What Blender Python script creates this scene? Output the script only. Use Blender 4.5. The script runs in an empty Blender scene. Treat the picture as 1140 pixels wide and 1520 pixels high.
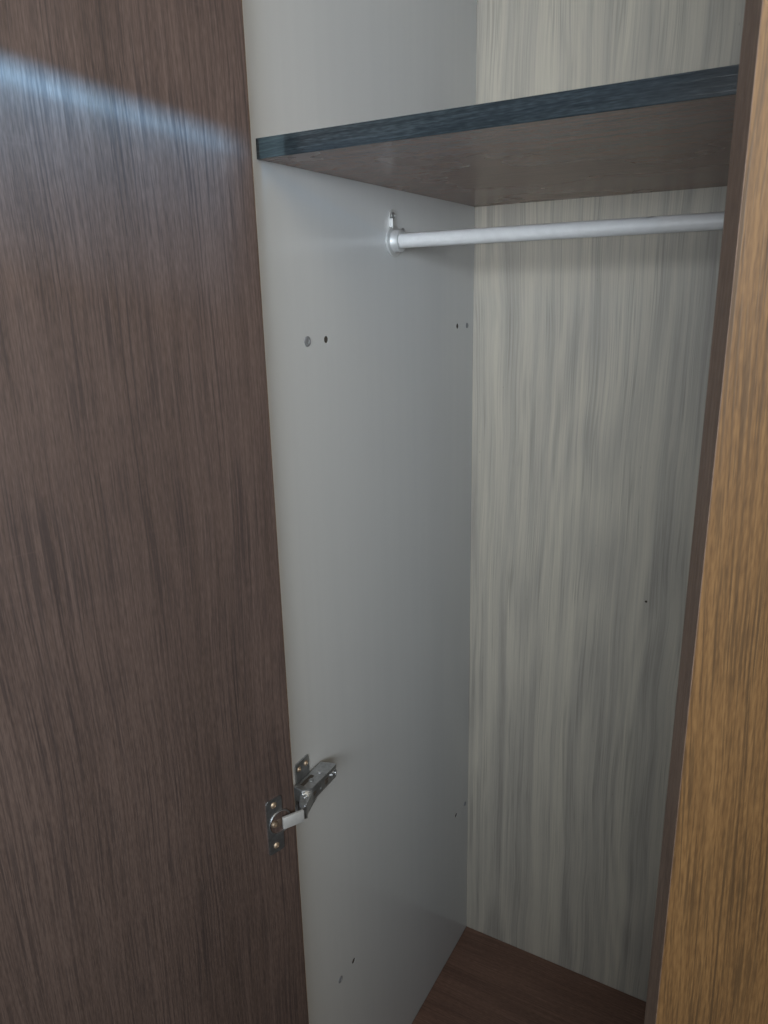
import bpy, bmesh, math, random
from mathutils import Vector, Matrix
random.seed(4)
SC = bpy.context.scene
COL = SC.collection
R = math.radians

# ---------------------------------------------------------------- camera
cam_d = bpy.data.cameras.new('camera'); cam = bpy.data.objects.new('camera', cam_d); COL.objects.link(cam)
CAM = Vector((0.430, -0.5375, 1.106))
RW = ((0.86865214, 0.12056542, -0.48052829),      # rows: world X, Y, Z in (right, down, forward)
      (0.49493816, -0.25406593, 0.83095530),
      (-0.0219014, -0.95964289, -0.28036734))
right = Vector([RW[i][0] for i in range(3)]); down = Vector([RW[i][1] for i in range(3)]); fwd = Vector([RW[i][2] for i in range(3)])
m = Matrix((right, -down, -fwd)).transposed()
cam.matrix_world = Matrix.Translation(CAM) @ m.to_4x4()
cam_d.sensor_fit = 'VERTICAL'; cam_d.sensor_height = 36.0; cam_d.lens = 36.0 * 1105 / 1520
cam_d.clip_start = 0.02; cam_d.clip_end = 200
cam_d.dof.use_dof = True; cam_d.dof.focus_distance = 0.80; cam_d.dof.aperture_fstop = 30.0
SC.camera = cam

# ---------------------------------------------------------------- ambient light, lamps, exposure
W = bpy.data.worlds.new('World'); SC.world = W; W.use_nodes = True
bg = W.node_tree.nodes['Background']
bg.inputs['Color'].default_value = (0.40, 0.425, 0.45, 1); bg.inputs['Strength'].default_value = 0.26
SC.view_settings.view_transform = 'Standard'; SC.view_settings.look = 'None'
SC.view_settings.exposure = 0.5; SC.view_settings.gamma = 1.0
SC.cycles.max_bounces = 8; SC.cycles.use_denoising = True

def aim(o, target):
    o.rotation_euler = (Vector(target) - o.location).to_track_quat('-Z', 'Y').to_euler()

def area(name, loc, target, sx, sy, power, col, spread=180):
    l = bpy.data.lights.new(name, 'AREA'); l.shape = 'RECTANGLE'; l.size = sx; l.size_y = sy
    l.energy = power; l.color = col; l.spread = R(spread)
    o = bpy.data.objects.new(name, l); COL.objects.link(o); o.location = loc; aim(o, target)
    return o

area('window_light', (0.66, -1.30, 1.20), (0.10, 0.1, 1.32), 1.1, 0.36, 7.2, (0.87, 0.94, 1.0), 105)
area('added_stripe_light', (-1.5, -1.95, 1.60), (0.02, 0.0, 1.20), 0.14, 1.2, 0.9, (0.50, 0.84, 1.0))  # added strip lamp for the bright stripe mirrored in the shelf edge
area('warm_sheen_light', (1.50, -1.05, 2.00), (0.30, 0.0, 1.2), 0.8, 0.8, 8.5, (1.0, 0.87, 0.66))  # unseen warm lamp beside the wardrobe, placed for the right door's sheen

def beam(name, loc, pa, pb, power, col):
    """a narrow beam thrown on the left door: crisp upper edge along pa-pb, long soft falloff below"""
    l = bpy.data.lights.new(name, 'SPOT'); l.energy = power; l.color = col; l.spot_size = R(40); l.spot_blend = 0.3
    l.shadow_soft_size = 0.004
    o = bpy.data.objects.new(name, l); COL.objects.link(o)
    loc, pa, pb = Vector(loc), Vector(pa), Vector(pb)
    z = (loc - (pa + pb) / 2).normalized(); y = (pa - loc).cross(pb - loc).normalized()
    if y.z < 0: y = -y
    x = y.cross(z).normalized()
    o.matrix_world = Matrix.Translation(loc) @ Matrix((x, y, z)).transposed().to_4x4()
    l.use_nodes = True; t = l.node_tree; em = t.nodes['Emission']
    tc = t.nodes.new('ShaderNodeTexCoord'); sp = t.nodes.new('ShaderNodeSeparateXYZ'); t.links.new(tc.outputs['Normal'], sp.inputs[0])
    def mt(op, a, b=0.0):
        n = t.nodes.new('ShaderNodeMath'); n.operation = op
        for i, v in enumerate((a, b)):
            if hasattr(v, 'is_output'): t.links.new(v, n.inputs[i])
            else: n.inputs[i].default_value = v
        return n.outputs[0]
    az = mt('ABSOLUTE', sp.outputs[2])
    e = mt('DIVIDE', sp.outputs[1], az); h = mt('DIVIDE', sp.outputs[0], az)
    def ramp(f, stops):
        n = t.nodes.new('ShaderNodeValToRGB'); cr = n.color_ramp
        while len(cr.elements) < len(stops): cr.elements.new(0.5)
        for q, (p, c) in zip(cr.elements, stops): q.position = p; q.color = (c, c, c, 1)
        t.links.new(f, n.inputs[0]); return n.outputs[0]
    f = ramp(mt('ADD', mt('MULTIPLY', e, 5.0), 0.925), [(0.34, 0.0), (0.60, 0.11), (0.77, 0.24), (0.835, 0.42), (0.872, 0.92), (0.935, 0.0)])
    g = ramp(mt('ADD', mt('MULTIPLY', h, 1.0), 0.5), BEAM_SIDE)
    t.links.new(mt('MULTIPLY', f, g), em.inputs['Strength'])
    return o
BEAM_SIDE = [(0.30, 1.0), (0.42, 0.74), (0.535, 0.42), (0.556, 0.010), (1.0, 0.008)]
beam('stray_beam_light', (0.62, -1.10, 1.45), (-0.0285, -0.2022, 1.2546), (0.0215, -0.0280, 1.2290), 640, (0.21, 0.58, 1.0))

# ---------------------------------------------------------------- materials
class NT:
    """small helper round a node tree"""
    def __init__(s, name):
        s.mat = bpy.data.materials.new(name); s.mat.use_nodes = True
        s.t = s.mat.node_tree; s.b = s.t.nodes['Principled BSDF']
    def n(s, kind, **kw):
        x = s.t.nodes.new(kind)
        for k, v in kw.items(): setattr(x, k, v)
        return x
    def put(s, sock, v):
        if hasattr(v, 'is_output'): s.t.links.new(v, sock)
        else: sock.default_value = v
    def math(s, op, a, b=0.0, clamp=False):
        x = s.n('ShaderNodeMath', operation=op, use_clamp=clamp)
        s.put(x.inputs[0], a); s.put(x.inputs[1], b); return x.outputs[0]
    def noise(s, vec, scale=1.0, detail=2.0, rough=0.5, dist=0.0):
        x = s.n('ShaderNodeTexNoise'); x.noise_dimensions = '3D'
        s.put(x.inputs['Vector'], vec); x.inputs['Scale'].default_value = scale
        x.inputs['Detail'].default_value = detail; x.inputs['Roughness'].default_value = rough
        x.inputs['Distortion'].default_value = dist; return x.outputs['Fac']
    def comb(s, a, b, c=0.0):
        x = s.n('ShaderNodeCombineXYZ')
        for i, v in enumerate((a, b, c)): s.put(x.inputs[i], v)
        return x.outputs[0]
    def ramp(s, fac, stops, interp='LINEAR'):
        x = s.n('ShaderNodeValToRGB'); cr = x.color_ramp; cr.interpolation = interp
        while len(cr.elements) < len(stops): cr.elements.new(0.5)
        for e, (p, c) in zip(cr.elements, stops):
            e.position = p; e.color = (c if isinstance(c, tuple) else (c, c, c)) + (1,)
        s.put(x.inputs[0], fac); return x.outputs[0]
    def mix(s, fac, a, b, mode='MIX'):
        x = s.n('ShaderNodeMix', data_type='RGBA', blend_type=mode)
        s.put(x.inputs[0], fac)
        s.put(x.inputs[6], a if hasattr(a, 'is_output') else a + (1,))
        s.put(x.inputs[7], b if hasattr(b, 'is_output') else b + (1,))
        return x.outputs[2]
    def coords(s, along, off=0.0):
        tc = s.n('ShaderNodeTexCoord'); sp = s.n('ShaderNodeSeparateXYZ'); s.t.links.new(tc.outputs['Object'], sp.inputs[0])
        x, y, z = sp.outputs
        if along == 'Z': a = z; b = s.math('ADD', x, s.math('MULTIPLY', y, 0.83)); c = y
        else: a = x; b = s.math('ADD', y, s.math('MULTIPLY', z, 0.83)); c = z
        return s.math('ADD', a, off), s.math('ADD', b, off * 0.37), c
    def bump(s, h, strength, dist=0.001):
        x = s.n('ShaderNodeBump'); x.inputs['Strength'].default_value = strength; x.inputs['Distance'].default_value = dist
        s.put(x.inputs['Height'], h); s.t.links.new(x.outputs[0], s.b.inputs['Normal'])

def dark_wood(name, along, off, c_dark, c_mid, c_light, rough=0.42, bump=0.3, line=0.5, sc=1.0, lw=1.0, fleck=0.2):
    """brown oak laminate: thin wandering pore lines along the grain, slow figure, faint flecks across it"""
    q = NT(name); a, b, c = q.coords(along, off)
    def nz(u, ku, kv, seed, det=2.0, ro=0.5): return q.noise(q.comb(q.math('MULTIPLY', u, ku * sc), q.math('MULTIPLY', a, kv), seed), 1.0, det, ro)
    bw = q.math('ADD', b, q.math('MULTIPLY', q.math('SUBTRACT', nz(b, 3.0, 1.5, 0.0), 0.5), 0.045))
    bw2 = q.math('ADD', bw, q.math('MULTIPLY', q.math('SUBTRACT', nz(b, 45.0, 16.0, 3.3), 0.5), 0.0016))
    broad = nz(bw, 13.0, 0.9, 1.0, 3.0, 0.55)
    mid = nz(bw, 110.0, 2.2, 2.0, 2.0, 0.5)
    fine = nz(bw2, 480.0, 6.0, 5.0, 2.0, 0.6)
    grit = nz(b, 1100.0, 120.0, 9.0, 1.0, 0.5)
    fld = nz(bw, 4.2, 0.75, 7.0, 1.0, 0.4)
    ring = q.math('SINE', q.math('MULTIPLY', fld, 130.0))
    def mask(ku, kv, seed, lo, hi): return q.ramp(nz(bw, ku, kv, seed, 2.0), [(lo, 0.0), (hi, 1.0)])
    def dash(ku, kv, seed, lo, hi): return q.ramp(nz(bw2, ku / lw, kv / lw, seed, 0.0), [(lo, 0.0), (hi, 1.0)])
    l1 = q.math('MULTIPLY', dash(560.0, 7.0, 31.0, 0.575, 0.66), mask(30.0, 6.0, 32.0, 0.36, 0.56))
    l2 = q.math('MULTIPLY', dash(760.0, 15.0, 33.0, 0.57, 0.66), mask(45.0, 10.0, 34.0, 0.38, 0.58))
    l3 = dash(900.0, 34.0, 35.0, 0.58, 0.68)
    lines = q.math('MAXIMUM', q.math('MAXIMUM', l1, q.math('MULTIPLY', l2, 0.85)), q.math('MULTIPLY', l3, 0.6))
    v = 0.5
    for layer, k in ((broad, 0.45), (mid, 0.20), (fine, 0.80), (grit, 0.70)):
        v = q.math('ADD', v, q.math('MULTIPLY', q.math('SUBTRACT', layer, 0.5), k))
    v = q.math('ADD', v, q.math('MULTIPLY', ring, 0.035))
    col = q.ramp(v, [(0.25, c_dark), (0.50, c_mid), (0.75, c_light)])
    dk = tuple(x * y for x, y in zip(c_dark, (0.50, 0.56, 0.68)))
    col = q.mix(q.math('MULTIPLY', lines, line), col, dk)
    if fleck:
        fl = nz(b, 20.0, 260.0, 11.0, 3.0)
        flm = q.math('MULTIPLY', q.ramp(fl, [(0.60, 0.0), (0.74, 1.0)]), mask(9.0, 9.0, 12.0, 0.48, 0.66))
        col = q.mix(q.math('MULTIPLY', flm, fleck), col, c_light)
    q.put(q.b.inputs['Base Color'], col)
    sm = nz(b, 5.0, 4.0, 21.0, 3.0)
    q.put(q.b.inputs['Roughness'], q.math('ADD', rough - 0.06, q.math('MULTIPLY', sm, 0.12)))
    q.bump(q.math('MULTIPLY', lines, -1.0), bump, 0.0003)
    return q.mat

def grey_oak(name):
    q = NT(name); a, b, c = q.coords('Z', 4.7)
    def nz(u, ku, kv, seed, det=2.0, ro=0.5): return q.noise(q.comb(q.math('MULTIPLY', u, ku), q.math('MULTIPLY', a, kv), seed), 1.0, det, ro)
    bw = q.math('ADD', b, q.math('MULTIPLY', q.math('SUBTRACT', nz(b, 6.0, 2.4, 0.0), 0.5), 0.028))
    bw2 = q.math('ADD', bw, q.math('MULTIPLY', q.math('SUBTRACT', nz(b, 40.0, 6.0, 2.0), 0.5), 0.0035))
    broad = nz(bw, 20.0, 0.5, 1.0, 2.0)
    mid = nz(bw2, 85.0, 0.9, 4.0, 3.0, 0.6)
    fine = nz(bw2, 380.0, 3.5, 8.0, 3.0, 0.65)
    grit = nz(bw2, 900.0, 40.0, 9.5, 2.0)
    fld = nz(bw, 7.0, 0.9, 17.0, 1.0, 0.4); ring = q.math('SINE', q.math('MULTIPLY', fld, 80.0))
    # printed staves: neighbouring strips of slightly different tone
    wn = q.n('ShaderNodeTexWhiteNoise'); wn.noise_dimensions = '1D'
    q.put(wn.inputs['W'], q.math('FLOOR', q.math('ADD', q.math('MULTIPLY', bw, 19.0), 0.35)))
    st = q.math('SUBTRACT', wn.outputs['Value'], 0.5)
    v = q.math('ADD', q.math('MULTIPLY', broad, 0.34), q.math('MULTIPLY', mid, 0.36))
    v = q.math('ADD', v, q.math('MULTIPLY', fine, 0.20)); v = q.math('ADD', v, q.math('MULTIPLY', grit, 0.10))
    v = q.math('ADD', q.math('ADD', v, q.math('MULTIPLY', ring, 0.034)), q.math('MULTIPLY', st, 0.10))
    col = q.ramp(v, [(0.33, (0.305, 0.285, 0.252)), (0.45, (0.420, 0.391, 0.338)), (0.54, (0.500, 0.463, 0.390)), (0.65, (0.575, 0.530, 0.437))])
    def ridge(ku, kv, seed, w): return q.ramp(q.math('ABSOLUTE', q.math('SUBTRACT', nz(bw2, ku, kv, seed, 1.0), 0.5)), [(0.0, 1.0), (w, 0.0)])
    hair = q.math('MULTIPLY', ridge(260.0, 2.6, 41.0, 0.06), q.ramp(nz(bw, 50.0, 6.0, 42.0), [(0.42, 0.0), (0.62, 1.0)]))
    hair2 = q.math('MULTIPLY', ridge(95.0, 1.4, 43.0, 0.035), q.ramp(nz(bw, 25.0, 5.0, 44.0), [(0.45, 0.0), (0.62, 1.0)]))
    col = q.mix(q.math('MULTIPLY', q.math('MAXIMUM', hair, hair2), 0.46), col, (0.21, 0.20, 0.18))
    vo = q.n('ShaderNodeTexVoronoi'); q.put(vo.inputs['Vector'], q.comb(q.math('MULTIPLY', b, 11.0), q.math('MULTIPLY', a, 4.0), 0.4))
    col = q.mix(q.math('MULTIPLY', q.ramp(vo.outputs['Distance'], [(0.0, 1.0), (0.045, 0.0)]), 0.45), col, (0.10, 0.10, 0.095))
    q.put(q.b.inputs['Base Color'], col)
    q.b.inputs['Roughness'].default_value = 0.5
    q.bump(q.math('SUBTRACT', fine, hair), 0.12, 0.0005)
    return q.mat

def melamine(name):
    q = NT(name); a, b, c = q.coords('Z')
    tc = q.n('ShaderNodeTexCoord')
    big = q.noise(tc.outputs['Object'], 5.0, 4.0); fine = q.noise(tc.outputs['Object'], 1400.0, 1.0)
    streak = q.noise(q.comb(q.math('MULTIPLY', b, 90.0), q.math('MULTIPLY', a, 2.0)), 1.0, 3.0)
    sm = q.noise(tc.outputs['Object'], 14.0, 4.0, 0.65)
    cc = q.mix(streak, (0.530, 0.540, 0.543), (0.570, 0.577, 0.575))
    cc = q.mix(q.math('MULTIPLY', fine, 0.16), cc, (0.40, 0.41, 0.41))
    q.put(q.b.inputs['Base Color'], q.mix(q.math('MULTIPLY', q.math('SUBTRACT', sm, 0.3), 0.12), cc, (0.43, 0.43, 0.42)))
    q.b.inputs['Roughness'].default_value = 0.14
    return q.mat

def plain(name, col, rough, metal=0.0, bump=0.0, scale=300.0, var=0.15):
    q = NT(name); tc = q.n('ShaderNodeTexCoord')
    nz = q.noise(tc.outputs['Object'], scale, 3.0)
    lo = tuple(x * (1 - var) for x in col); hi = tuple(min(1, x * (1 + var)) for x in col)
    q.put(q.b.inputs['Base Color'], q.ramp(nz, [(0.3, lo), (0.7, hi)]))
    q.put(q.b.inputs['Roughness'], q.math('ADD', rough - 0.05, q.math('MULTIPLY', nz, 0.1)))
    q.b.inputs['Metallic'].default_value = metal
    if bump: q.bump(nz, bump, 0.0003)
    return q.mat

M_LEFT = dark_wood('brown_oak_upright', 'Z', 0.0, (0.062, 0.043, 0.036), (0.090, 0.062, 0.053), (0.118, 0.083, 0.071), line=0.60, rough=0.48, bump=0.15)
M_RIGHT = dark_wood('warm_lit_oak_upright', 'Z', 3.1, (0.078, 0.040, 0.015), (0.118, 0.062, 0.023), (0.160, 0.087, 0.033), rough=0.44, bump=0.1, line=0.72, lw=1.0, fleck=0.08)  # brown laminate with the warm light on it put partly into the colour
M_EDGE = dark_wood('brown_edge_band', 'Z', 6.0, (0.092, 0.058, 0.040), (0.125, 0.080, 0.056), (0.160, 0.106, 0.076), rough=0.5, line=0.25, fleck=0.0)
M_SHELF = dark_wood('brown_oak_lengthwise', 'X', 1.3, (0.165, 0.088, 0.059), (0.240, 0.134, 0.094), (0.320, 0.186, 0.136), rough=0.27, bump=0.1, line=0.25, fleck=0.0)
M_BASE = dark_wood('dark_oak_lengthwise', 'X', 2.9, (0.140, 0.075, 0.052), (0.205, 0.113, 0.080), (0.270, 0.155, 0.113), rough=0.42, bump=0.15, line=0.35, fleck=0.0)
M_SEDGE = dark_wood('sheen_tinted_edge_band', 'X', 8.0, (0.013, 0.018, 0.021), (0.022, 0.029, 0.034), (0.038, 0.049, 0.055), rough=0.18, bump=0.06, line=0.5, fleck=0.0)  # blue light reflected on dark brown edging is put into the base colour
M_BACK = grey_oak('grey_oak_back'); M_WHITE = melamine('light_grey_melamine')
M_STEEL = plain('nickel_steel', (0.55, 0.565, 0.58), 0.34, 0.9)
M_DSTEEL = plain('dull_nickel', (0.50, 0.515, 0.53), 0.32, 0.95)
M_BRASS = plain('brass_screw', (0.50, 0.40, 0.30), 0.5, 0.9)
M_SATIN = plain('satin_zinc', (0.62, 0.63, 0.63), 0.5, 0.6, 0.03, 200.0, 0.04)
M_BRONZE = plain('bronze_insert', (0.16, 0.12, 0.095), 0.5, 0.5)
M_RAIL = plain('satin_aluminium', (0.56, 0.56, 0.56), 0.45, 0.0, 0.03, 120.0, 0.04)
M_HOLE = plain('bored_chipboard', (0.05, 0.04, 0.032), 0.9, 0.0, 0.4, 500.0)
M_CAP = plain('grey_plastic_cap', (0.20, 0.205, 0.215), 0.45)
M_FLOOR = plain('floor_tile', (0.20, 0.185, 0.17), 0.4, 0.0, 0.0, 6.0)

# ---------------------------------------------------------------- mesh helpers
def finish(bm, name, mat, parent=None, smooth=False):
    bmesh.ops.recalc_face_normals(bm, faces=bm.faces)
    me = bpy.data.meshes.new(name); bm.to_mesh(me); bm.free()
    me.materials.append(mat)
    if smooth:
        for p in me.polygons: p.use_smooth = True
        me.set_sharp_from_angle(angle=R(38))
    o = bpy.data.objects.new(name, me); COL.objects.link(o)
    if parent: o.parent = parent
    return o

def box_bm(x0, x1, y0, y1, z0, z1, bev=0.0, bm=None, seg=2, mtx=None):
    bm2 = bmesh.new()
    vs = [bm2.verts.new((x, y, z)) for x in (x0, x1) for y in (y0, y1) for z in (z0, z1)]
    for f in ((0, 1, 3, 2), (4, 6, 7, 5), (0, 4, 5, 1), (2, 3, 7, 6), (0, 2, 6, 4), (1, 5, 7, 3)):
        bm2.faces.new([vs[i] for i in f])
    if bev: bmesh.ops.bevel(bm2, geom=list(bm2.edges), offset=bev, segments=seg, affect='EDGES', profile=0.5)
    if mtx: bmesh.ops.transform(bm2, matrix=mtx, verts=bm2.verts)
    return merge(bm, bm2)

def merge(bm, bm2):
    if bm is None: return bm2
    me = bpy.data.meshes.new('t'); bm2.to_mesh(me); bm2.free(); bm.from_mesh(me); bpy.data.meshes.remove(me); return bm

def rev_bm(prof, axis='Z', n=32, mtx=None, bm=None):
    """surface of revolution of (radius, height) pairs about an axis"""
    b = bmesh.new(); rings = []
    for r, h in prof:
        if r < 1e-6: rings.append([b.verts.new((0, 0, h))]); continue
        rings.append([b.verts.new((r * math.cos(2 * math.pi * i / n), r * math.sin(2 * math.pi * i / n), h)) for i in range(n)])
    for p, q in zip(rings, rings[1:]):
        for i in range(n):
            j = (i + 1) % n
            if len(p) == 1: b.faces.new((p[0], q[i], q[j]))
            elif len(q) == 1: b.faces.new((p[i], p[j], q[0]))
            else: b.faces.new((p[i], p[j], q[j], q[i]))
    if axis == 'X': bmesh.ops.rotate(b, verts=b.verts, cent=(0, 0, 0), matrix=Matrix.Rotation(R(90), 3, 'Y'))
    if axis == 'Y': bmesh.ops.rotate(b, verts=b.verts, cent=(0, 0, 0), matrix=Matrix.Rotation(R(-90), 3, 'X'))
    if mtx: bmesh.ops.transform(b, matrix=mtx, verts=b.verts)
    return merge(bm, b)

def prism_bm(pts, h0, h1, axis='X', bev=0.0, mtx=None, bm=None):
    """outline in the two other axes, extruded along axis from h0 to h1"""
    b = bmesh.new()
    def P(p, h): return {'X': (h, p[0], p[1]), 'Y': (p[0], h, p[1]), 'Z': (p[0], p[1], h)}[axis]
    lo = [b.verts.new(P(p, h0)) for p in pts]; hi = [b.verts.new(P(p, h1)) for p in pts]
    b.faces.new(lo); b.faces.new(hi[::-1])
    for i in range(len(pts)):
        j = (i + 1) % len(pts); b.faces.new((lo[i], lo[j], hi[j], hi[i]))
    if bev: bmesh.ops.bevel(b, geom=list(b.edges), offset=bev, segments=2, affect='EDGES', profile=0.5)
    if mtx: bmesh.ops.transform(b, matrix=mtx, verts=b.verts)
    return merge(bm, b)

def rrect(x0, x1, z0, z1, r, n=5):
    pts = []
    for cx, cz, a in ((x1 - r, z1 - r, 0), (x0 + r, z1 - r, 90), (x0 + r, z0 + r, 180), (x1 - r, z0 + r, 270)):
        for k in range(n + 1):
            t = R(a + 90 * k / n); pts.append((cx + r * math.cos(t), cz + r * math.sin(t)))
    return pts

def empty(name, loc, rz=0, parent=None):
    o = bpy.data.objects.new(name, None); COL.objects.link(o); o.location = loc; o.rotation_euler = (0, 0, rz)
    if parent: o.parent = parent
    return o

def bore(o, cutters):
    """cut round holes into o's mesh for good"""
    bmc = bmesh.new()
    for pos, axis, r, dep in cutters:
        rev_bm([(0, -dep), (r, -dep), (r, 0.004), (0, 0.004)], axis, 24, Matrix.Translation(pos), bmc)
    c = finish(bmc, 'cutter', M_HOLE)
    md = o.modifiers.new('b', 'BOOLEAN'); md.object = c; md.operation = 'DIFFERENCE'; md.solver = 'EXACT'
    dg = bpy.context.evaluated_depsgraph_get(); me = bpy.data.meshes.new_from_object(o.evaluated_get(dg))
    o.modifiers.clear(); old = o.data; o.data = me
    bpy.data.meshes.remove(old); cm = c.data; bpy.data.objects.remove(c); bpy.data.meshes.remove(cm)
    me.materials.clear(); me.materials.append(old_mat(o))
def old_mat(o): return M_BY[o.name]
M_BY = {}

# ---------------------------------------------------------------- wardrobe carcass
K = 0.835
T = 0.015                       # board thickness
WID, DEP, TOP = 0.702, 0.471, 1.66
FLOOR = -0.09
SZ0, SZ1 = 1.2176, 1.2333       # shelf underside, shelf top

fl = finish(box_bm(-3, 4, -4, 1.2, FLOOR - 0.05, FLOOR), 'floor', M_FLOOR); fl['kind'] = 'structure'

wd = empty('wardrobe', (WID / 2, DEP / 2, FLOOR))
wd['label'] = 'brown and light grey wardrobe with its left door wide open and right door ajar'
wd['category'] = 'wardrobe'
inv = Matrix.Translation(-wd.location)
def wpart(bm, name, mat, smooth=False):
    o = finish(bm, name, mat, wd, smooth); o.matrix_parent_inverse = inv; return o

side = wpart(box_bm(-T, 0, 0, DEP + 0.003, FLOOR, TOP, 0.0006), 'side_panel', M_WHITE)
side['label'] = 'light grey left inner side panel with drilled holes'
sideR = wpart(box_bm(WID, WID + T, 0, DEP + 0.003, FLOOR, TOP, 0.0006), 'side_panel', M_WHITE)
sideR['label'] = 'light grey right side panel behind the ajar door'
back = wpart(box_bm(0.0002, WID - 0.0002, DEP, DEP + 0.0028, -T, TOP - T - 0.0003), 'back_panel', M_BACK)
wpart(box_bm(0.0003, WID - 0.0003, 0.003, DEP - 0.0003, -T, 0, 0.0006), 'base_panel', M_BASE)
wpart(box_bm(0.0003, WID - 0.0003, 0.003, DEP + 0.0028, TOP - T, TOP, 0.0006), 'top_panel', M_WHITE)
wpart(box_bm(0.0003, WID - 0.0003, 0.030, 0.045, FLOOR, -T - 0.0003, 0.0006), 'plinth', M_BASE)
shelf = wpart(box_bm(0.0003, WID - 0.0003, 0.0062, DEP - 0.0003, SZ0, SZ1, 0.0004), 'shelf', M_SHELF)
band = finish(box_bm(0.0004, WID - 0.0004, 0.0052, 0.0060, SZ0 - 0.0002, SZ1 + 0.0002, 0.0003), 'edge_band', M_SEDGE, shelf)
band['label'] = 'glossy dark brown front edge of the shelf, blue reflection in its colour'

# bored holes and grey caps in the left side panel: (y, z) of hole, (y, z) of cap
M_BY[side.name] = M_WHITE; M_BY[back.name] = M_BACK
HOLES = [(0.0980, 1.0640), (0.4170, 1.0627), (0.4225, 0.2724), (0.1005, 0.2737)]
CAPS = [(0.0654, 1.0641), (0.4488, 1.0621), (0.4586, 0.2702), (0.0683, 0.2743)]
bore(side, [(Vector((0, y, z)), 'X', 0.0036, 0.010) for y, z in HOLES])
NAIL = (0.2643, 0.6885)
def hole(y, z):
    o = finish(rev_bm([(0.0036, -0.0004), (0.00345, -0.0004), (0.00345, -0.0095), (0, -0.0095)], 'X', 20), 'screw_hole', M_HOLE, side, True)
    o.location = (0, y, z)
def capm(y, z, r):
    o = finish(rev_bm([(r, 0.0), (r, 0.0007), (r - 0.0008, 0.0011), (r * 0.55, 0.0011), (r * 0.45, 0.0004), (0, 0.0004)], 'X', 24), 'screw_cap', M_CAP, side, True)
    o.location = (0.0001, y, z)
for y, z in HOLES: hole(y, z)
for (y, z), r in zip(CAPS, (0.0050, 0.0036, 0.0034, 0.0042)): capm(y, z, r)
nh = finish(rev_bm([(0.0017, -0.0003), (0.0014, -0.0006), (0.0008, -0.0004), (0, -0.0002)], 'Y', 14), 'nail_hole', M_HOLE, back, True)
nh.location = (NAIL[0], DEP, NAIL[1])

# ---------------------------------------------------------------- left door, swung wide open
HC = Vector((0.0217, -0.0273, 0))                # hinge corner of its inner face
DW, DZ0, DZ1 = 0.372, -0.07, TOP + 0.012
door = finish(box_bm(0.0006, DW, -T, 0, DZ0, DZ1, 0.0007), 'door', M_LEFT, wd)
door.matrix_parent_inverse = inv; door.location = HC; door.rotation_euler = (0, 0, R(-106))
door['label'] = 'dark brown wood grain left door swung wide open'
finish(box_bm(-0.0004, 0.0004, -T + 0.0004, -0.0004, DZ0 + 0.0004, DZ1 - 0.0004), 'edge_band', M_EDGE, door)

# ---------------------------------------------------------------- right door, ajar
FC = Vector((0.3955, -0.1810, 0))                # outer corner of its free edge
RD, TH = 0.362, R(30)
rdoor = finish(box_bm(0, RD - 0.0004, -T, 0, DZ0, DZ1), 'door', M_RIGHT, wd)
rdoor.matrix_parent_inverse = inv
rdoor.rotation_euler = (0, 0, R(180) + TH)
rdoor.location = FC + Vector((math.cos(TH), math.sin(TH), 0)) * RD
rdoor['label'] = 'brown wood grain right door standing ajar, warm light partly in its colour'
rb = finish(box_bm(RD - 0.0004, RD, -T + 0.0001, -0.0001, DZ0 + 0.0003, DZ1 - 0.0003), 'edge_band', M_EDGE, rdoor)
rb['label'] = 'plain dark brown edge of the ajar door'

# ---------------------------------------------------------------- concealed hinge on the left door
ZH = 0.600
hin = wpart(bmesh.new(), 'hinge', M_DSTEEL); hin.location = (0, 0, ZH)   # replaced below by the arm's mesh
hin['label'] = 'nickel cup hinge joining the left door to the side panel'
# arm: folded channel, closed at the top and the outer side, with a drooping nose that holds the pivots
arm = prism_bm([(0.0035, 0.047), (0.0195, 0.052), (0.0215, 0.050), (0.0225, 0.004), (0.0150, -0.006), (0.0035, -0.004)],
               -0.0080, 0.0080, 'Z', 0.0010)
me = hin.data; arm.to_mesh(me); arm.free()
for p in me.polygons: p.use_smooth = True
me.set_sharp_from_angle(angle=R(35))
nose = prism_bm([(0.0135, 0.010), (0.0219, 0.012), (0.0227, 0.002), (0.0305, -0.0205), (0.0285, -0.0255), (0.0230, -0.0215), (0.0135, -0.0075)], -0.0098, 0.0040, 'Z', 0.0009)
finish(nose, 'pivot_nose', M_DSTEEL, hin, True)
for yy in (-0.0075, 0.0140, 0.0300):
    rev_ = rev_bm([(0, 0.0), (0.0012, 0.0), (0.0024, 0.0008), (0.0026, 0.0002), (0.0030, 0.0)], 'Z', 18, Matrix.Translation((0.0135 if yy > 0 else 0.0200, yy, 0.0081 if yy > 0 else 0.0041)))
    finish(rev_, 'rivet', M_STEEL, hin, True)
# mounting plate: cross of wings and a rib
mp = prism_bm(rrect(0.003, 0.027, -0.029, 0.029, 0.0022), 0.0, 0.0022, 'X', 0.0005)
box_bm(0.0021, 0.0062, 0.001, 0.048, -0.0060, 0.0060, 0.0008, mp)
finish(mp, 'mounting_plate', M_DSTEEL, hin, True)
RX = Matrix.Rotation(R(90), 4, 'Y')
def screw(parent, mtx, r, mat, name='screw', h=0.0018):
    """pan head with a cross recess"""
    b = rev_bm([(0, h * 0.55), (r * 0.26, h * 0.60), (r * 0.34, h * 1.0), (r * 0.7, h * 0.86), (r, h * 0.2), (r, -0.0004), (0, -0.0004)], 'Z', 20, mtx)
    return finish(b, name, mat, parent, True)
for y, z in ((0.0085, 0.0215), (0.0210, 0.0215), (0.0150, -0.0215)):
    screw(hin, Matrix.Translation((0.0022, y, z)) @ RX, 0.0031, M_BRASS)
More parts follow.
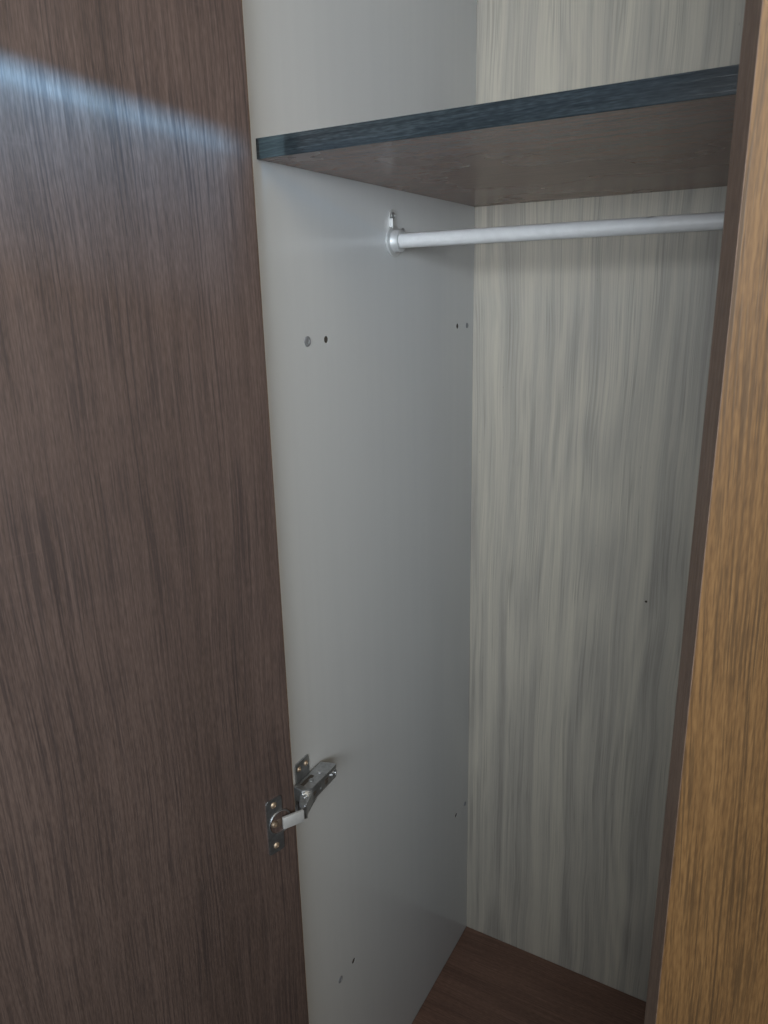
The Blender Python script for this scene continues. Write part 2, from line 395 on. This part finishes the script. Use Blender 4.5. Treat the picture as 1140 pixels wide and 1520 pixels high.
def ringscrew(y, z, r):
    b = rev_bm([(0, -0.0004), (r * 0.62, -0.0004), (r * 0.64, 0.0006), (r * 0.94, 0.0006), (r, 0.0003), (r, -0.0008)], 'X', 22, Matrix.Translation((0.0217, y, z)))
    finish(b, 'adjusting_screw', M_DSTEEL, hin, True)
ringscrew(0.046, 0.0, 0.0040); ringscrew(0.0395, 0.0012, 0.0030); ringscrew(0.0165, -0.0005, 0.0040)
for y0, y1, zz in ((0.0265, 0.0325, 0.0034), (0.0045, 0.0100, 0.0022)):
    finish(box_bm(0.0205, 0.0226, y0, y1, -zz, zz, 0.0003), 'slot', M_HOLE, hin)
finish(box_bm(0.0075, 0.0120, 0.002, 0.022, 0.0078, 0.0082), 'slot', M_HOLE, hin)
# flange and cup, in the door's own frame centred on the hinge height
dm = Matrix.Translation(HC) @ Matrix.Rotation(R(-106), 4, 'Z')
CU = 0.0200                                        # cup centre, from the hinge edge
M_BY[door.name] = M_LEFT
bore(door, [(Vector((CU, 0, ZH)), 'Y', 0.0137, 0.0095)])
def dpart(bm, name, mat):
    o = finish(bm, name, mat, None, True); return o
def dset(o): o.parent = hin; o.matrix_basis = dm
fb = dpart(prism_bm(rrect(0.0165, 0.0352, -0.0325, 0.0300, 0.0022), 0.0001, 0.0016, 'Y', 0.0005), 'cup_flange', M_DSTEEL)
M_BY[fb.name] = M_DSTEEL
bore(fb, [(Vector((CU, 0.0, 0)), 'Y', 0.0122, 0.003)])
for p in fb.data.polygons: p.use_smooth = False
dset(fb)
cup = rev_bm([(0.0122, 0.0004), (0.0122, 0.0022), (0.0131, 0.0024), (0.0133, 0.0017), (0.0133, -0.0080), (0.0120, -0.0085), (0.0118, -0.0004), (0.0122, 0.0004)], 'Y', 40, Matrix.Translation((CU, 0, 0)))
rev_bm([(0.0118, -0.0080), (0, -0.0080)], 'Y', 40, Matrix.Translation((CU, 0, 0)), cup)
dset(dpart(cup, 'hinge_cup', M_DSTEEL))
RY_ = Matrix.Rotation(R(-90), 4, 'X')
for u, z in ((0.0262, 0.0230), (0.0262, -0.0245)):
    o = screw(None, Matrix.Translation((u, 0.0015, z)) @ RY_, 0.0034, M_BRASS); dset(o)
o = screw(None, Matrix.Translation((0.0268, 0.0006, 0.0006)) @ RY_, 0.0036, M_BRASS, 'screw', 0.003); dset(o)
dset(dpart(box_bm(0.0145, 0.0245, -0.0070, 0.0005, -0.0060, 0.0030, 0.0006), 'cup_insert', M_BRONZE))
# bright link from the cup to the arm's nose
p0 = dm @ Vector((0.0190, 0.0035, 0.0)); p1 = Vector((0.0312, -0.0265, 0.0))
dv = p1 - p0; L = dv.length; ang = math.atan2(dv.y, dv.x)
lm = Matrix.Translation(p0) @ Matrix.Rotation(ang, 4, 'Z')
lk = box_bm(0, L, -0.0035, 0.0, -0.0066, 0.0066, 0.0007, None, 2, lm)
finish(lk, 'hinge_link', M_SATIN, hin, True)
pin = rev_bm([(0, -0.0108), (0.0018, -0.0108), (0.0018, 0.0052), (0, 0.0056)], 'Z', 16, Matrix.Translation((0.0285, -0.0185, 0)))
finish(pin, 'hinge_pin', M_STEEL, hin, True)

# ---------------------------------------------------------------- clothes rail
RY, RZ, RR = 0.2380, 1.1630, 0.0078
rail = empty('clothes_rail', (WID / 2, RY, RZ))
rail['label'] = 'light grey metal clothes rail hung in sockets below the shelf'; rail['category'] = 'clothes rail'
tb = rev_bm([(RR - 0.001, -WID / 2 + 0.004), (RR, -WID / 2 + 0.004), (RR, WID / 2 - 0.004), (RR - 0.001, WID / 2 - 0.004)], 'X', 40)
finish(tb, 'tube', M_RAIL, rail, True)
for s in (-1, 1):
    f = Matrix.Translation((s * WID / 2, 0, 0)) @ (Matrix.Identity(4) if s < 0 else Matrix.Rotation(R(180), 4, 'Z'))
    # back plate: round-headed tongue widening into a teardrop round the cup
    pts = []
    for k in range(13): t = R(180 * k / 12); pts.append((0.0068 * math.cos(t), 0.0268 + 0.0068 * math.sin(t)))
    for k in range(25): t = R(140 + 260 * k / 24); pts.append((0.0150 * math.cos(t), 0.0150 * math.sin(t)))
    bm = prism_bm(pts, 0.0002, 0.0018, 'X', 0.0, f)
    box_bm(0.0017, 0.0052, -0.0068, -0.0056, 0.0130, 0.0240, 0.0003, bm, 1, f)      # turned-up front edge of the tongue
    rev_bm([(0.0080, 0.0016), (0.0160, 0.0016), (0.0164, 0.0034), (0.0150, 0.0040), (0.0122, 0.0042), (0.0118, 0.0048), (0.0118, 0.0118), (0.0112, 0.0124), (0.0100, 0.0122), (0.0080, 0.0120), (0.0080, 0.0016)], 'X', 40, f, bm)
    so = finish(bm, 'socket', M_SATIN, rail, True)
    screw(so, f @ Matrix.Translation((0.0018, 0, 0.0268)) @ RX, 0.0038, M_DSTEEL)
    screw(so, f @ Matrix.Translation((0.0075, 0.0102, 0.0102)) @ Matrix.Rotation(R(-45), 4, 'X'), 0.0032, M_STEEL, 'set_screw', 0.004)
